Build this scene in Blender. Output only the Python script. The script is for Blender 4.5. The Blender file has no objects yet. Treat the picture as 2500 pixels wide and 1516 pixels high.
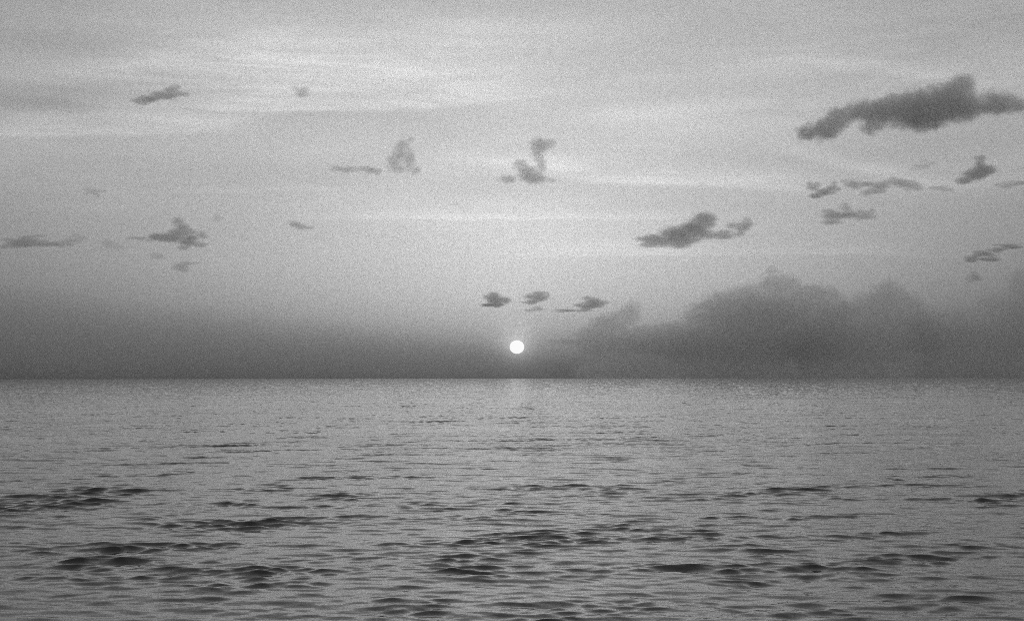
import bpy, math
import numpy as np
from mathutils import Vector, Matrix

sc = bpy.context.scene
R = math.radians

# ------------------------------------------------------------------ camera
PW, PH = 2500.0, 1516.0            # photograph's own pixels, used to read off directions
LENS = 50.0
FPX = PW / 36.0 * LENS
CAM_H = 3.4
EARTH = 6371000.0
DIP = math.sqrt(2 * CAM_H / EARTH)                   # the sea bends away: the horizon lies a little below level
PITCH = math.atan((924.0 - PH / 2) / FPX) - DIP
ROLL = R(0.07)
cam_d = bpy.data.cameras.new('camera')
cam = bpy.data.objects.new('camera', cam_d)
sc.collection.objects.link(cam)
sc.camera = cam
cam_d.lens = LENS
cam_d.sensor_width = 36.0
cam_d.clip_start = 0.1
cam_d.clip_end = 300000.0
CAM_ROT = Matrix.Rotation(math.pi / 2 + PITCH, 4, 'X') @ Matrix.Rotation(-ROLL, 4, 'Z')
cam.matrix_world = Matrix.Translation((0, 0, CAM_H)) @ CAM_ROT


def direction(px, py):
    v = Vector(((px - PW / 2) / FPX, (PH / 2 - py) / FPX, -1.0))
    return (CAM_ROT.to_3x3() @ v).normalized()


SUN_DIR = direction(1262, 847)
SUN_EL = math.asin(SUN_DIR.z)
SUN_AZ = math.atan2(SUN_DIR.x, SUN_DIR.y)


# ------------------------------------------------------------------ node helper
class NT:
    def __init__(s, tree):
        s.t = tree

    def node(s, kind, **kw):
        n = s.t.nodes.new(kind)
        for k, v in kw.items():
            setattr(n, k, v)
        return n

    def put(s, sock, v):
        if isinstance(v, bpy.types.NodeSocket):
            s.t.links.new(v, sock)
        elif v is not None:
            sock.default_value = v

    def math(s, op, a, b=None, c=None, clamp=False):
        n = s.node('ShaderNodeMath', operation=op, use_clamp=clamp)
        s.put(n.inputs[0], a)
        s.put(n.inputs[1], b)
        s.put(n.inputs[2], c)
        return n.outputs[0]

    def vec(s, op, a, b=None, c=None):
        n = s.node('ShaderNodeVectorMath', operation=op)
        s.put(n.inputs[0], a)
        s.put(n.inputs[1], b)
        if op == 'SCALE':
            s.put(n.inputs['Scale'], c)
        else:
            s.put(n.inputs[2], c)
        return n.outputs['Value'] if op in ('DOT_PRODUCT', 'LENGTH', 'DISTANCE') else n.outputs['Vector']

    def noise(s, v, scale, detail=3.0, rough=0.55, dist=0.0):
        n = s.node('ShaderNodeTexNoise')
        s.put(n.inputs['Vector'], v)
        n.inputs['Scale'].default_value = scale
        n.inputs['Detail'].default_value = detail
        n.inputs['Roughness'].default_value = rough
        n.inputs['Distortion'].default_value = dist
        return n.outputs[0], n.outputs[1]

    def ramp(s, v, lo, hi, a=0.0, b=1.0):
        n = s.node('ShaderNodeMapRange', interpolation_type='SMOOTHSTEP')
        s.put(n.inputs[0], v)
        for i, x in enumerate((lo, hi, a, b)):
            s.put(n.inputs[i + 1], x)
        return n.outputs[0]


# ------------------------------------------------------------------ sky
world = bpy.data.worlds.new('World')
sc.world = world
world.use_nodes = True
w = NT(world.node_tree)
bg = world.node_tree.nodes['Background']
sky = w.node('ShaderNodeTexSky', sky_type='NISHITA', sun_disc=False)
sky.sun_elevation = SUN_EL
sky.sun_rotation = SUN_AZ
sky.dust_density = 5.5
sky.air_density = 1.0
bw = w.node('ShaderNodeRGBToBW')                     # black and white film
world.node_tree.links.new(sky.outputs[0], bw.inputs[0])
lum = w.math('MULTIPLY_ADD', bw.outputs[0], 0.1, 0.005)
lum = w.math('MULTIPLY', w.math('POWER', lum, 0.44), 9.25)
# high thin cirrus: azimuth / elevation in degrees
tc = w.node('ShaderNodeTexCoord')
D = tc.outputs['Generated']
sep = w.node('ShaderNodeSeparateXYZ')
w.put(sep.inputs[0], D)
# haze glow: brighter towards the sun, a narrow aureole round its disc
gam = w.math('MULTIPLY', w.math('ARCCOSINE', w.math('MINIMUM', w.vec('DOT_PRODUCT', D, tuple(SUN_DIR)), 1.0)), 180 / math.pi)
lum = w.math('MULTIPLY', lum, w.math('MULTIPLY_ADD', w.math('POWER', 0.08, gam), 1.7, 1.0))
az = w.math('MULTIPLY', w.math('ARCTAN2', sep.outputs[0], sep.outputs[1]), 180 / math.pi)
el = w.math('MULTIPLY', w.math('ARCSINE', sep.outputs[2]), 180 / math.pi)
side = w.math('MULTIPLY', w.math('MINIMUM', w.math('ABSOLUTE', az), 36.0), w.math('COSINE', w.math('MULTIPLY', el, math.pi / 180)))
side = w.math('MULTIPLY', side, w.math('ADD', w.ramp(el, 1.0, 9.0, 0.024, 0.006), w.ramp(el, 0.0, 3.2, 0.007, 0.0)))
lum = w.math('MULTIPLY', lum, w.math('POWER', math.exp(-1), side))
ae = w.node('ShaderNodeCombineXYZ')
w.put(ae.inputs[0], az)
w.put(ae.inputs[1], el)
AE = ae.outputs[0]
warp_f, warp_c = w.noise(w.vec('MULTIPLY', AE, (0.09, 0.35, 1)), 1.0, 3, 0.5)
elw = w.math('ADD', el, w.math('MULTIPLY', w.math('SUBTRACT', warp_f, 0.5), 1.1))
fib_f, _ = w.noise(w.vec('MULTIPLY', AE, (0.16, 1.5, 1)), 1.0, 6, 0.66, 1.0)
fib = w.ramp(fib_f, 0.3, 0.72, 0.45, 1.3)


def azel(px, py):
    d = direction(px, py)
    return math.degrees(math.atan2(d.x, d.y)), math.degrees(math.asin(d.z))


# bands of cirrus: (x0, y0, x1, y1 along the band, bow upwards, reach above, reach below, amplitude, softness of ends)
BANDS = [
    (430, 252, 1230, 235, -14, 330, 16, 0.18, 240),
    (300, 150, 800, 150, 0, 120, 120, 0.13, 170),
    (-300, 165, 480, 168, 0, 60, 40, 0.13, 150),
    (-300, 318, 520, 315, 0, 95, 14, 0.17, 140),
    (480, 300, 760, 262, 0, 60, 20, 0.06, 120),
    (800, 190, 1230, 200, 0, 50, 30, 0.03, 150),
    (1100, 395, 1400, 402, 0, 36, 18, 0.10, 90),
    (1380, 428, 1980, 462, 0, 70, 18, 0.13, 180),
    (1930, 368, 2290, 448, 0, 36, 22, 0.11, 90),
    (2150, 455, 2600, 440, 0, 30, 20, 0.06, 90),
    (380, 458, 850, 458, 0, 16, 8, 0.06, 150),
    (800, 536, 1680, 533, 0, 26, 8, 0.075, 240),
    (1350, 620, 2250, 626, 0, 44, 10, 0.09, 220),
    (1780, 160, 2020, 145, 0, 30, 20, 0.08, 100),
    (2000, 160, 2350, 190, 6, 30, 20, 0.10, 100),
    (1500, 200, 2000, 170, 0, 24, 16, 0.05, 150),
    (1450, 290, 1950, 262, 0, 40, 16, 0.06, 150),
    (2000, 300, 2700, 200, 30, 90, 60, 0.05, 200),
    (1750, 130, 2900, 130, 0, 320, 260, 0.09, 260),
]
band = None
for (x0, y0, x1, y1, bow, up, dn, amp, soft) in BANDS:
    a0, e0 = azel(x0, y0)
    a1, e1 = azel(x1, y1)
    k = math.degrees(1 / FPX)
    line = w.math('MULTIPLY_ADD', az, (e1 - e0) / (a1 - a0), e0 - a0 * (e1 - e0) / (a1 - a0))
    if bow:
        q = -4 * bow * k / (a1 - a0) ** 2
        line = w.math('ADD', line, w.math('MULTIPLY', w.math('MULTIPLY', w.math('SUBTRACT', az, a0), w.math('SUBTRACT', az, a1)), q))
    de = w.math('SUBTRACT', elw, line)
    up_f = w.ramp(de, 0.0, up * k, 1.0, 0.0)
    dn_f = w.ramp(de, -dn * k, 0.0, 0.0, 1.0)
    f = w.math('MULTIPLY', up_f, dn_f)
    s_ = soft * k
    f = w.math('MULTIPLY', f, w.ramp(az, a0 - s_, a0 + s_))
    f = w.math('MULTIPLY', f, w.ramp(az, a1 - s_, a1 + s_, 1.0, 0.0))
    f = w.math('MULTIPLY', f, amp * 1.5)
    band = f if band is None else w.math('ADD', band, f)
cir = w.math('MULTIPLY', band, fib)
# the same kind of veil goes on over the whole sky
gen_f, _ = w.noise(w.vec('MULTIPLY', AE, (0.05, 0.28, 1)), 1.0, 4, 0.5)
gen = w.math('MULTIPLY', w.ramp(gen_f, 0.35, 0.75, -0.12, 0.11), w.ramp(el, 3.0, 8.0))
tot = w.math('ADD', w.math('ADD', cir, gen), 1.0)
lum = w.math('MULTIPLY', lum, tot)
# speckle far below the size of a pixel: reads as the grain of fast film
wn = w.node('ShaderNodeTexWhiteNoise', noise_dimensions='3D')
w.put(wn.inputs[0], w.vec('SCALE', D, c=30000.0))
lum = w.math('MULTIPLY', lum, w.math('MULTIPLY', w.math('POWER', wn.outputs[0], 2.5), 3.5))
world.node_tree.links.new(lum, bg.inputs[0])
bg.inputs[1].default_value = 0.1

# ------------------------------------------------------------------ sun lamp (weak: seen through the haze of the last minutes of day)
sun_d = bpy.data.lights.new('sun_lamp', 'SUN')
sun_d.energy = 0.05
sun_d.angle = R(0.25)
sun_l = bpy.data.objects.new('sun_lamp', sun_d)
sc.collection.objects.link(sun_l)
sun_l.rotation_euler = SUN_DIR.to_track_quat('Z', 'Y').to_euler()
sun_l.location = (0, 0, 50)

# ------------------------------------------------------------------ render settings
sc.view_settings.view_transform = 'Standard'
sc.view_settings.look = 'None'
sc.view_settings.exposure = 0.0
sc.view_settings.gamma = 1.0
sc.view_settings.use_curve_mapping = False
sc.render.engine = 'CYCLES'
cy = sc.cycles
cy.use_denoising = False
cy.use_adaptive_sampling = False
cy.pixel_filter_type = 'BLACKMAN_HARRIS'
cy.filter_width = 0.95
cy.max_bounces = 8
cy.volume_bounces = 5
cy.transparent_max_bounces = 16
cy.volume_max_steps = 256
cy.caustics_reflective = False
cy.caustics_refractive = False
cy.sample_clamp_indirect = 4.0

# ------------------------------------------------------------------ the sea
rng = np.random.default_rng(11)


RIDGES = [
    (110, 1222, 230, 0.55), (250, 1200, 130, 0.5), (40, 1238, 150, 0.5), (230, 1372, 150, 0.42), (480, 1400, 90, 0.22), (650, 1388, 110, 0.24),
    (610, 1424, 80, 0.22), (760, 1408, 70, 0.2), (1145, 1383, 100, 0.2), (1040, 1236, 100, 0.24), (1240, 1246, 80, 0.2), (1240, 1314, 70, 0.2),
    (1530, 1286, 80, 0.24), (1715, 1306, 60, 0.24), (1850, 1498, 70, 0.24), (1055, 1492, 60, 0.24), (970, 1464, 50, 0.22), (600, 1084, 40, 0.26),
    (1300, 1187, 110, 0.2), (1500, 1200, 130, 0.2), (1650, 1178, 70, 0.22), (1960, 1203, 100, 0.22), (1880, 1353, 90, 0.22), (2400, 1222, 110, 0.24),
    (1790, 1408, 80, 0.22), (830, 1212, 90, 0.22), (580, 1230, 50, 0.24), (390, 1268, 50, 0.24), (1180, 1407, 60, 0.2), (680, 1190, 60, 0.18),
    (2300, 1480, 120, 0.2), (1480, 1120, 60, 0.2), (2050, 1500, 90, 0.22),
]


def build_sea():
    dense = np.linspace(-25, 25, 901)
    left = np.linspace(-180, -25, 90)[:-1]
    right = np.linspace(25, 180, 90)[1:]
    azs = np.radians(np.concatenate([left, dense, right]))
    azs = azs[:-1]                                    # closed ring
    th = np.linspace(0.0, math.atan(CAM_H / 12.5), 1051)[1:]
    r = CAM_H / np.tan(th)
    r = np.concatenate([[20000.0, 12000.0], np.linspace(9000, 3000, 25), r[r < 2900.0]])
    r = np.concatenate([r, np.geomspace(12.3, 0.4, 46)])
    nr, na = len(r), len(azs)
    A, RR = np.meshgrid(azs, r)
    X = (RR * np.sin(A)).ravel().astype(np.float64)
    Y = (RR * np.cos(A)).ravel().astype(np.float64)
    r64 = RR.ravel()
    cell = np.abs(np.gradient(r))
    cell = np.repeat(cell, na)
    # wave components
    lam, kx, ky, ph, amp = [], [], [], [], []
    n = 190
    base = R(186)                                     # most waves run towards the viewer
    for i in range(n):
        L = 0.22 * (14.0 / 0.22) ** ((i + rng.random()) / n)
        spread = R(20) if L > 3 else R(25)
        d = base + rng.normal() * spread
        k = 2 * math.pi / L
        # slope per component, more weight between one and four metres
        s = 0.0215 * math.exp(-((math.log(L / 0.55)) / 0.85) ** 2) + 0.0036
        lam.append(L); kx.append(k * math.sin(d)); ky.append(k * math.cos(d))
        ph.append(rng.random() * 6.283); amp.append(s / k)
    # patches of breeze and slick, metres
    def blotch(x, y, seeds, size):
        v = np.zeros_like(x)
        for q in range(10):
            a = seeds.random() * 6.283
            kk = 6.283 / (size * (0.6 + seeds.random()))
            v += np.sin(x * kk * math.cos(a) * 0.6 + y * kk * math.sin(a) + seeds.random() * 6.283)
        return v / math.sqrt(5.0)
    g1 = blotch(X, Y, np.random.default_rng(5), 3.2)
    g2 = blotch(X, Y, np.random.default_rng(8), 22.0)
    gust = 0.50 + 0.42 * np.clip(g1 + 0.35 * g2 - 0.1, 0, 3) ** 1.2
    # groups of steeper wavelets that stand out: (x, y, half width read in photograph pixels, strength)
    for (px, py, hw, steep) in RIDGES:
        d = direction(px, py)
        rr = CAM_H / -d.z
        x0, y0 = d.x * rr, d.y * rr
        sx, sy = hw * rr / FPX * 0.6, 0.45 + 0.012 * rr
        gust += 4.2 * steep * np.exp(-0.5 * ((X - x0) / sx) ** 2 - 0.5 * ((Y - y0 + 0.3 * (X - x0)) / sy) ** 2)
    gust = np.minimum(gust, 1.95)
    CHOP = 1.25
    Z = np.zeros_like(X); DX = np.zeros_like(X); DY = np.zeros_like(X)
    SX = np.zeros_like(X); SY = np.zeros_like(X); J = np.zeros_like(X)
    UX = np.zeros_like(X); UY = np.zeros_like(X)
    for L, a, b, p, m in zip(lam, kx, ky, ph, amp):
        k = math.hypot(a, b)
        phase = ((a * X + b * Y + p) % (2 * math.pi)).astype(np.float32)
        s, c = np.sin(phase), np.cos(phase)
        wgt = np.clip((L / cell - 1.6) / 1.6, 0, 1)   # geometry only where the sheet can carry it
        if L < 1.5:
            mm = m * gust
        elif L < 4.0:
            mm = m * (0.35 + 0.4 * gust)
        else:
            mm = m
        Z += mm * wgt * s
        DX += CHOP * mm * wgt * c * a / k
        DY += CHOP * mm * wgt * c * b / k
        SX += wgt * mm * a * c
        SY += wgt * mm * b * c
        J += CHOP * wgt * mm * k * s
        UX += (1 - wgt) * mm * a * c
        UY += (1 - wgt) * mm * b * c
    fade = np.clip((r64 - 0.4) / 3, 0, 1)
    co = np.stack([X + DX * fade, Y + DY * fade, Z * fade - r64 ** 2 / (2 * EARTH)], 1).astype(np.float32)
    # waves too small for the far sheet: only their near sides show above the crests in front
    rx, ry = X / r64, Y / r64
    ur = UX * rx + UY * ry
    ut = UX * ry - UY * rx
    ur = np.sqrt(ur ** 2 + 0.022 ** 2)
    frac = np.clip((cell / 0.35), 0, 1)
    ur *= frac / (1 + (r64 / 260.0) ** 1.5)
    ut *= 1 / (1 + (r64 / 260.0) ** 1.5)
    SX = SX + ur * rx + ut * ry
    SY = SY + ur * ry - ut * rx
    nrm = np.stack([-SX, -SY, np.maximum(1.0 - J, 0.3)], 1)
    nrm /= np.linalg.norm(nrm, axis=1)[:, None]
    idx = np.arange(nr * na).reshape(nr, na)
    nx = np.roll(idx, -1, axis=1)
    quads = np.stack([idx[:-1], idx[1:], nx[1:], nx[:-1]], -1).reshape(-1, 4)
    # outer rings first: winding chosen to face up
    me = bpy.data.meshes.new('sea')
    me.vertices.add(len(co)); me.vertices.foreach_set('co', co.ravel())
    nf = len(quads)
    me.loops.add(nf * 4); me.loops.foreach_set('vertex_index', quads.ravel().astype(np.int32))
    me.polygons.add(nf)
    me.polygons.foreach_set('loop_start', np.arange(0, nf * 4, 4, dtype=np.int32))
    me.update(calc_edges=True)
    if me.polygons[nf // 2].normal.z < 0:
        me.flip_normals()
    me.polygons.foreach_set('use_smooth', np.ones(nf, dtype=bool))
    at = me.attributes.new('wave_normal', 'FLOAT_VECTOR', 'POINT')
    at.data.foreach_set('vector', nrm.astype(np.float32).ravel())
    ob = bpy.data.objects.new('sea', me)
    sc.collection.objects.link(ob)
    ob['kind'] = 'structure'
    return ob


sea = build_sea()
m = bpy.data.materials.new('sea_water')
m.use_nodes = True
s = NT(m.node_tree)
bsdf = m.node_tree.nodes['Principled BSDF']
bsdf.inputs['Base Color'].default_value = (0.035, 0.035, 0.035, 1)
bsdf.inputs['IOR'].default_value = 1.65
bsdf.inputs['Roughness'].default_value = 0.03
at = s.node('ShaderNodeAttribute', attribute_name='wave_normal')
geo = s.node('ShaderNodeNewGeometry')
P = geo.outputs['Position']
_, c1 = s.noise(s.vec('MULTIPLY', P, (0.4, 1.0, 1.0)), 5.0, 3, 0.6)
_, c2 = s.noise(s.vec('MULTIPLY', P, (0.6, 1.0, 1.0)), 22.0, 2, 0.5)
pf, _ = s.noise(s.vec('MULTIPLY', P, (0.05, 0.09, 0.0)), 1.0, 3, 0.55)
patch = s.ramp(pf, 0.35, 0.65, 0.45, 1.35)
r1 = s.vec('MULTIPLY', s.vec('SUBTRACT', c1, (0.5, 0.5, 0.5)), (0.13, 0.26, 0.0))
r2 = s.vec('MULTIPLY', s.vec('SUBTRACT', c2, (0.5, 0.5, 0.5)), (0.08, 0.12, 0.0))
rip = s.vec('SCALE', s.vec('ADD', r1, r2), c=patch)
N = s.vec('NORMALIZE', s.vec('ADD', at.outputs['Vector'], rip))
m.node_tree.links.new(N, bsdf.inputs['Normal'])
sea.data.materials.append(m)


# ------------------------------------------------------------------ the sun's disc
def emission_mat(name, v):
    m = bpy.data.materials.new(name)
    m.use_nodes = True
    n = NT(m.node_tree)
    out = m.node_tree.nodes['Material Output']
    m.node_tree.nodes.remove(m.node_tree.nodes['Principled BSDF'])
    e = n.node('ShaderNodeEmission')
    e.inputs[0].default_value = (1, 1, 1, 1)
    e.inputs[1].default_value = v
    m.node_tree.links.new(e.outputs[0], out.inputs[0])
    return m


import bmesh
SUN_DIST = 60000.0
bm = bmesh.new()
bmesh.ops.create_uvsphere(bm, u_segments=64, v_segments=32, radius=1.0)
me = bpy.data.meshes.new('sun')
bm.to_mesh(me); bm.free()
for p in me.polygons:
    p.use_smooth = True
sun = bpy.data.objects.new('sun', me)
sc.collection.objects.link(sun)
sun.location = Vector((0, 0, CAM_H)) + SUN_DIR * SUN_DIST
u = SUN_DIST / FPX
sun.scale = (17.8 * u, 17.8 * u, 16.4 * u)
me.materials.append(emission_mat('sun_glow', 0.96))
sun['label'] = 'small bright white disc of the sun just above the sea horizon'
sun['category'] = 'sun'


# ------------------------------------------------------------------ clouds
def surface_net(F, lo, step):
    """closed quad mesh of F > 0 on a regular grid"""
    ins = F > 0
    nx, ny, nz = F.shape
    acc = np.zeros((nx - 1, ny - 1, nz - 1, 3)); cnt = np.zeros((nx - 1, ny - 1, nz - 1))
    corners = [(i, j, k) for i in (0, 1) for j in (0, 1) for k in (0, 1)]

    def cut(o):
        return tuple(slice(q, n - 1 + q) for q, n in zip(o, (nx, ny, nz)))
    for a in corners:
        for ax in range(3):
            if a[ax] == 1:
                continue
            b = list(a); b[ax] = 1
            fa, fb = F[cut(a)], F[cut(b)]
            cross = (fa > 0) != (fb > 0)
            t = np.where(cross, fa / np.where(cross, fa - fb, 1), 0)
            p = np.zeros(fa.shape + (3,)) + np.array(a)
            p[..., ax] += t
            acc += p * cross[..., None]; cnt += cross
    act = cnt > 0
    ids = np.full(act.shape, -1, int)
    ids[act] = np.arange(act.sum())
    g = np.argwhere(act)
    verts = (g + acc[act] / cnt[act][:, None]) * step + lo
    quads = []
    for ax in range(3):
        sl0 = [slice(1, -1)] * 3; sl1 = [slice(1, -1)] * 3
        sl0[ax] = slice(0, -1); sl1[ax] = slice(1, None)
        A, B = ins[tuple(sl0)], ins[tuple(sl1)]
        for sign in (0, 1):
            e = np.argwhere((A & ~B) if sign == 0 else (~A & B))
            if len(e) == 0:
                continue
            e = e + np.array([0 if q == ax else 1 for q in range(3)])
            o1, o2 = [(1, 2), (2, 0), (0, 1)][ax]
            def at(d1, d2):
                q = e.copy(); q[:, o1] -= d1; q[:, o2] -= d2
                return ids[q[:, 0], q[:, 1], q[:, 2]]
            ring = [at(1, 1), at(0, 1), at(0, 0), at(1, 0)]
            if sign:
                ring = ring[::-1]
            quads.append(np.stack(ring, 1))
    return verts, np.concatenate(quads)


def cloud_material(lobes, unit, sigma, albedo, seed, warp, nscale, erode, gain):
    m = bpy.data.materials.new('cloud_vapour')
    m.use_nodes = True
    t = NT(m.node_tree)
    m.node_tree.nodes.remove(m.node_tree.nodes['Principled BSDF'])
    out = m.node_tree.nodes['Material Output']
    co = t.node('ShaderNodeTexCoord').outputs['Object']
    off = t.vec('ADD', co, (seed * 7.13, seed * 3.71, seed * 1.37))
    nf, nc = t.noise(off, nscale, 6, 0.72)
    p = t.vec('ADD', co, t.vec('SCALE', t.vec('SUBTRACT', nc, (0.5, 0.5, 0.5)), c=warp))
    f = None
    for (cx, cyy, cz, rx, ry, rz) in lobes:
        q = t.vec('MULTIPLY_ADD', p, (1 / rx, 1 / ry, 1 / rz), (-cx / rx, -cyy / ry, -cz / rz))
        d = t.math('POWER', 0.015, t.vec('DOT_PRODUCT', q, q))       # exp(-4.2 d^2): lobes melt together
        f = d if f is None else t.math('ADD', f, d)
    f = t.math('MULTIPLY_ADD', t.math('POWER', f, 1 / 3), 1.6, -0.5)
    f = t.math('ADD', f, t.math('MULTIPLY', t.math('SUBTRACT', nf, 0.52), erode))
    dens = t.math('MULTIPLY', f, gain, clamp=True)
    pv = t.node('ShaderNodeVolumePrincipled')
    pv.inputs['Color'].default_value = (albedo, albedo, albedo, 1)
    pv.inputs['Anisotropy'].default_value = 0.55
    t.put(pv.inputs['Density'], t.math('MULTIPLY', dens, (0.62 if gain < 2 else 0.8) * sigma / unit))
    m.node_tree.links.new(pv.outputs[0], out.inputs['Volume'])
    return m


def cloud(label, lobes_px, sigma, albedo=0.982, group=None, dist=None, swell=1.28, depth=1.0, warp=None, erode=2.2, gain=1.5, nscale=None, fine=1.7):
    """lobes_px: (x, y, half width, half height) read in photograph pixels; the cloud stands at its real distance"""
    L = np.array(lobes_px, float)
    x0, x1 = (L[:, 0] - L[:, 2]).min(), (L[:, 0] + L[:, 2]).max()
    y0, y1 = (L[:, 1] - L[:, 3]).min(), (L[:, 1] + L[:, 3]).max()
    cx, cyy = (x0 + x1) / 2, (y0 + y1) / 2
    d = direction(cx, cyy)
    if dist is None:
        dist = min(max(900.0 / max(d.z, 0.02), 3500.0), 24000.0)
    unit = 100.0 * dist / FPX
    cloud.n += 1
    rs = np.random.default_rng(cloud.n)
    lob = []
    for (x, y, a, b) in L:
        a, b = a * swell / 100, b * swell / 100
        dr = depth * (0.35 * a + 0.65 * math.sqrt(a * b))
        lob.append(((x - cx) / 100, rs.uniform(-0.25, 0.25) * dr, (cyy - y) / 100, a, dr, b))
    if len(lob) <= 6 and gain < 2 and erode > 1.5:    # small scraps are torn: break each lobe up
        torn = []
        for (x, y, z, a, dr, b) in lob:
            torn.append((x, y, z, 0.84 * a, 0.85 * dr, 0.8 * b))
            for q in range(4):
                t_ = rs.uniform(0, 2 * math.pi)
                k = rs.uniform(0.55, 0.85)
                f_ = rs.uniform(0.4, 0.62)
                torn.append((x + k * a * math.cos(t_), y + dr * rs.uniform(-0.4, 0.4), z + k * b * math.sin(t_), f_ * a * 1.15, f_ * dr, f_ * b * 0.9))
        lob = torn
        sigma *= 1.25
    size = np.median([min(q[3], q[5]) for q in lob])
    if warp is None:
        warp = 1.5 * size
    if nscale is None:
        nscale = fine / size
    # closed hull a little outside the vapour
    grow = 1.34
    lo = np.min([[q[i] - q[i + 3] * grow * 1.2 for i in range(3)] for q in lob], 0)
    hi = np.max([[q[i] + q[i + 3] * grow * 1.2 for i in range(3)] for q in lob], 0)
    step = max((hi - lo).max() / 56, (hi - lo).min() / 12 * 0.8) * 0.9
    lo = lo - 2 * step
    n = np.ceil((hi - lo) / step).astype(int) + 3
    gx, gy, gz = np.meshgrid(*[lo[i] + step * np.arange(n[i]) for i in range(3)], indexing='ij')
    F = np.zeros(gx.shape)
    for q in lob:
        F += np.exp(-4.2 * (((gx - q[0]) / q[3]) ** 2 + ((gy - q[1]) / q[4]) ** 2 + ((gz - q[2]) / q[5]) ** 2))
    F = F ** (1 / 3) - math.exp(-1.4 * grow ** 2)
    v, f = surface_net(F, lo, step)
    me = bpy.data.meshes.new('cloud')
    me.from_pydata(v.tolist(), [], f.tolist())
    me.update()
    ob = bpy.data.objects.new('cloud', me)
    sc.collection.objects.link(ob)
    ob.location = Vector((0, 0, CAM_H)) + d * dist
    ob.rotation_euler = (0, 0, -math.atan2(d.x, d.y))
    ob.scale = (unit,) * 3
    me.materials.append(cloud_material(lob, unit, sigma, albedo, cloud.n, warp, nscale, erode, gain))
    ob['label'] = label
    ob['category'] = 'cloud'
    if group:
        ob['group'] = group
    return ob


cloud.n = 0


def crop(x0, y0, k, pts):
    return [(x0 + x / k, y0 + y / k, a / k, b / k) for (x, y, a, b) in pts]


C1 = lambda p: crop(1850, 100, 2.491, p)
C2 = lambda p: crop(1100, 550, 1.76, p)
C3 = lambda p: crop(0, 100, 2.264, p)
C4 = lambda p: crop(700, 280, 2.1975, p)
DD = lambda p: crop(0, 0, 0.9856, p)

cloud('largest and darkest cloud, long and ragged, at the upper right', C1([
    (330, 530, 80, 50), (440, 505, 115, 72), (520, 450, 95, 68), (640, 410, 110, 62), (750, 425, 110, 85), (715, 510, 75, 42),
    (880, 410, 150, 105), (1010, 420, 170, 115), (1000, 490, 130, 62), (1150, 370, 150, 105), (1225, 275, 72, 58), (1200, 430, 160, 75),
    (1400, 410, 125, 72), (1500, 425, 95, 42)]), 6.0, 0.986, swell=1.22, erode=1.8, fine=1.5)
S = 'small ragged clouds scattered over the sky'
cloud('dark peaked little cloud below the right end of the largest cloud', C1([(1320, 812, 85, 46), (1345, 765, 38, 55), (1360, 720, 30, 22)]), 8, group=S)
cloud('faint smudge of cloud just left of the peaked little cloud', C1([(1010, 765, 55, 26)]), 2.0, group=S)
cloud('small notched dark cloud under the left end of the largest cloud', C1([(345, 890, 34, 28), (400, 920, 62, 30), (455, 895, 34, 27)]), 8, group=S)
cloud('thin grey scrap of cloud between the notched cloud and the arched streak', C1([(580, 870, 70, 30)]), 4.5, group=S)
cloud('arched grey streak of cloud below the middle of the largest cloud', C1([(680, 915, 55, 25), (750, 882, 75, 32), (850, 862, 75, 28), (940, 885, 65, 25)]), 4.5, group=S)
cloud('faint short streak of cloud right of the arched streak', C1([(1120, 895, 60, 22)]), 3.5, group=S)
cloud('faint streak of cloud running off the right edge below the peaked cloud', C1([(1510, 882, 60, 14), (1600, 865, 80, 16)]), 4, group=S)
cloud('grey flat-based cloud in two lumps below the arched streak', C1([(470, 1060, 95, 34), (540, 1025, 38, 30), (650, 1065, 50, 34), (680, 1040, 25, 20)]), 5, group=S)
cloud('narrow slanting dark streak of cloud near the right edge', C1([(1310, 1315, 55, 18), (1380, 1292, 65, 16), (1450, 1275, 50, 14), (1520, 1252, 70, 14), (1430, 1328, 55, 18)]), 9, group=S)
cloud('dark little round cloud just below the slanting streak at right', C1([(1320, 1440, 44, 30)]), 5, group=S)
cloud('grey cloud with a raised right tail to the right of and above the sun', DD([(1575, 578, 38, 14), (1625, 562, 48, 26), (1675, 552, 42, 30), (1692, 538, 22, 14), (1740, 570, 34, 10), (1785, 549, 25, 17)]), 5, group=S)
N_ = 'little clouds just above the sun'
cloud('small dome-shaped cloud with a flat base, left of the others above the sun', C2([(188, 322, 42, 30), (200, 340, 45, 12), (243, 326, 15, 8)]), 9, 0.985, group=N_)
cloud('small wing-shaped cloud directly above the sun', C2([(380, 312, 46, 20), (360, 298, 22, 12), (415, 300, 14, 15), (340, 332, 30, 8)]), 8, 0.985, group=N_)
cloud('tiny sliver of cloud beneath the wing-shaped cloud', C2([(335, 366, 24, 7), (382, 360, 24, 13)]), 7, 0.985, group=N_)
cloud('small cloud with a long thin left tail, right of the wing-shaped cloud', C2([(612, 330, 50, 26), (580, 350, 40, 14), (510, 367, 60, 7)]), 7, 0.985, group=N_)
B = 'hazy cloud bank low over the sea on the right'
BK = dict(albedo=0.983, group=B, depth=0.8, erode=1.7, gain=5.0, fine=2.2, swell=1.22)
cloud('leftmost low hazy cloud of the bank, sloping down beside the sun', C2([
    (600, 475, 70, 40), (680, 435, 85, 58), (765, 385, 55, 48), (790, 350, 34, 26), (540, 500, 130, 12), (700, 520, 170, 60), (740, 625, 200, 58)]), 2.1, dist=25000, **BK)
cloud('small flat hazy cloud joining the leftmost bank cloud to the broad one', C2([(830, 452, 75, 24), (950, 448, 95, 36), (930, 510, 200, 65)]), 2.1, dist=26500, **BK)
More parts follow.
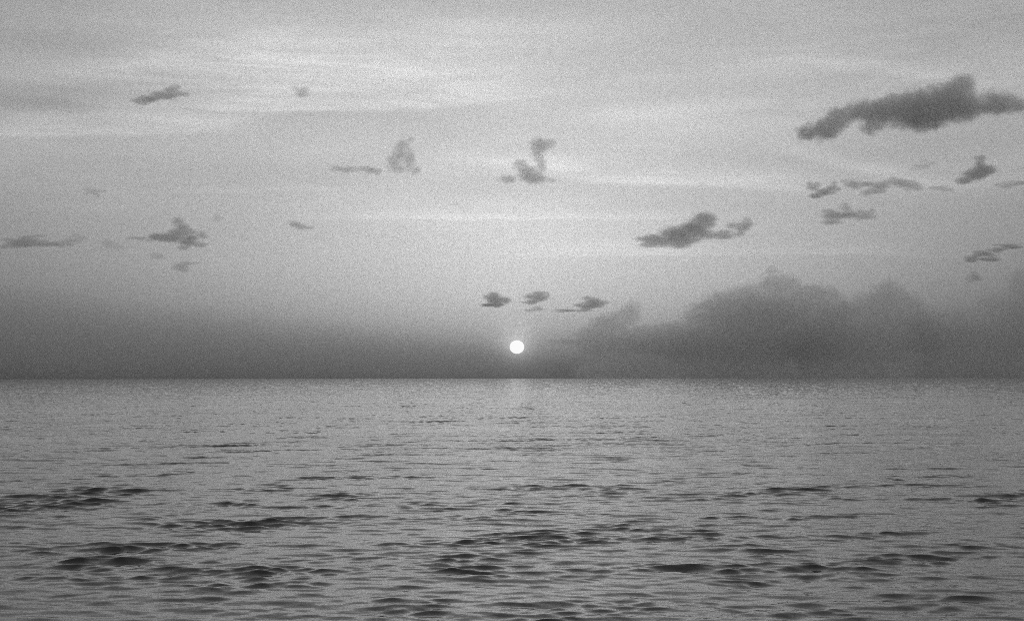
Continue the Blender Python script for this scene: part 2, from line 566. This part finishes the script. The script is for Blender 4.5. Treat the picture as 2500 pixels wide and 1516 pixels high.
cloud('broad hump-backed hazy cloud in the middle of the low bank', C2([
    (1120, 400, 110, 75), (1200, 345, 110, 60), (1280, 320, 90, 60), (1385, 275, 75, 55), (1450, 275, 60, 58), (1550, 320, 105, 60), (1620, 350, 70, 70),
    (1350, 440, 300, 140), (1250, 520, 420, 85), (1180, 625, 300, 58), (1380, 200, 34, 20)]), 2.1, dist=25500, **BK)
cloud('steep pointed hazy cloud tower right of the hump-backed one', C2([
    (1880, 270, 36, 40), (1850, 330, 95, 62), (1900, 355, 95, 75), (1800, 430, 150, 120), (1950, 450, 140, 120), (1700, 420, 120, 80), (1750, 510, 330, 95), (1740, 625, 280, 58)]), 2.1, dist=25000, **BK)
cloud('dark hazy cloud of the low bank rising at the right edge', C2([
    (2060, 430, 90, 60), (2200, 415, 100, 58), (2350, 365, 85, 60), (2430, 260, 45, 60), (2470, 300, 70, 80), (2250, 490, 240, 100), (2500, 430, 180, 150), (2300, 625, 300, 58)]), 2.6, dist=24500, **BK)
cloud('long low soft cloud bank lying along the left horizon', [
    (-250, 835, 560, 110), (300, 850, 560, 95), (800, 868, 420, 66), (1050, 884, 240, 34), (-150, 770, 420, 70)], 0.6, 0.9, dist=25000, depth=0.5, erode=1.0, gain=1.0, nscale=0.9, warp=0.6)
cloud('dark slanting cloud in the bright upper left sky', C3([(810, 325, 55, 28), (880, 302, 62, 30), (940, 275, 48, 26), (990, 290, 38, 20)]), 6, group=S)
cloud('tiny faint cloud low in the left sky, alone under the bright band', C3([(520, 835, 45, 22)]), 3, group=S)
cloud('dark streaky cloud at the far left edge', C3([(100, 1125, 70, 28), (170, 1108, 55, 28), (235, 1122, 62, 20), (210, 1080, 36, 11)]), 6, group=S)
cloud('faint slanting wisp just right of the far left cloud', C3([(365, 1120, 55, 26), (440, 1087, 48, 16)]), 3, group=S)
cloud('very faint wisp between the far left cloud and the lumpy one', C3([(605, 1125, 60, 32)]), 1.5, group=S)
cloud('lumpy dark cloud with a rounded top in the left sky', C3([(1005, 1040, 56, 46), (950, 1085, 82, 38), (860, 1082, 48, 25), (1040, 1112, 62, 30), (1100, 1068, 32, 28), (780, 1092, 50, 11)]), 5.5, group=S)
cloud('small slanting cloud below the lumpy left cloud', C3([(1008, 1248, 45, 22), (1042, 1230, 38, 13)]), 5, group=S)
cloud('tiny faint scrap beneath the left side of the lumpy cloud', C3([(880, 1190, 40, 20)]), 3, group=S)
cloud('tiny faint scrap above the right side of the lumpy cloud', C3([(1200, 985, 30, 20)]), 3, group=S)
cloud('faint little pair of scraps right of the lumpy left cloud', C4([(78, 605, 50, 20), (35, 585, 26, 22)]), 4, group=S)
cloud('broad soft grey cloud layer at the left edge under the bright band', C3([(20, 355, 200, 55), (260, 340, 220, 45)]), 0.55, group=S, depth=0.7)
cloud('pale tent-shaped cloud left of the middle of the sky', C4([(622, 165, 40, 32), (610, 205, 46, 42), (575, 255, 46, 40), (660, 240, 36, 62), (692, 300, 36, 26), (605, 290, 46, 26), (670, 132, 30, 16)]), 3.6, group=S)
cloud('small grey puff just left of the tent-shaped cloud', C4([(450, 300, 42, 25)]), 5, group=S)
cloud('faint wisp left of the small puff by the tent-shaped cloud', C4([(320, 297, 62, 22)]), 3, group=S)
cloud('grey mushroom-shaped cloud in the middle of the sky above the sun', C4([
    (1360, 165, 60, 45), (1420, 155, 34, 26), (1345, 220, 38, 36), (1365, 270, 34, 44), (1255, 265, 44, 32), (1290, 312, 62, 45), (1330, 340, 72, 35),
    (1185, 350, 52, 25), (1420, 352, 36, 15)]), 4.2, group=S)
cloud('tiny faint scrap high in the bright upper left band', [(736, 223, 20, 12), (742, 228, 14, 8)], 3.5, group=S)
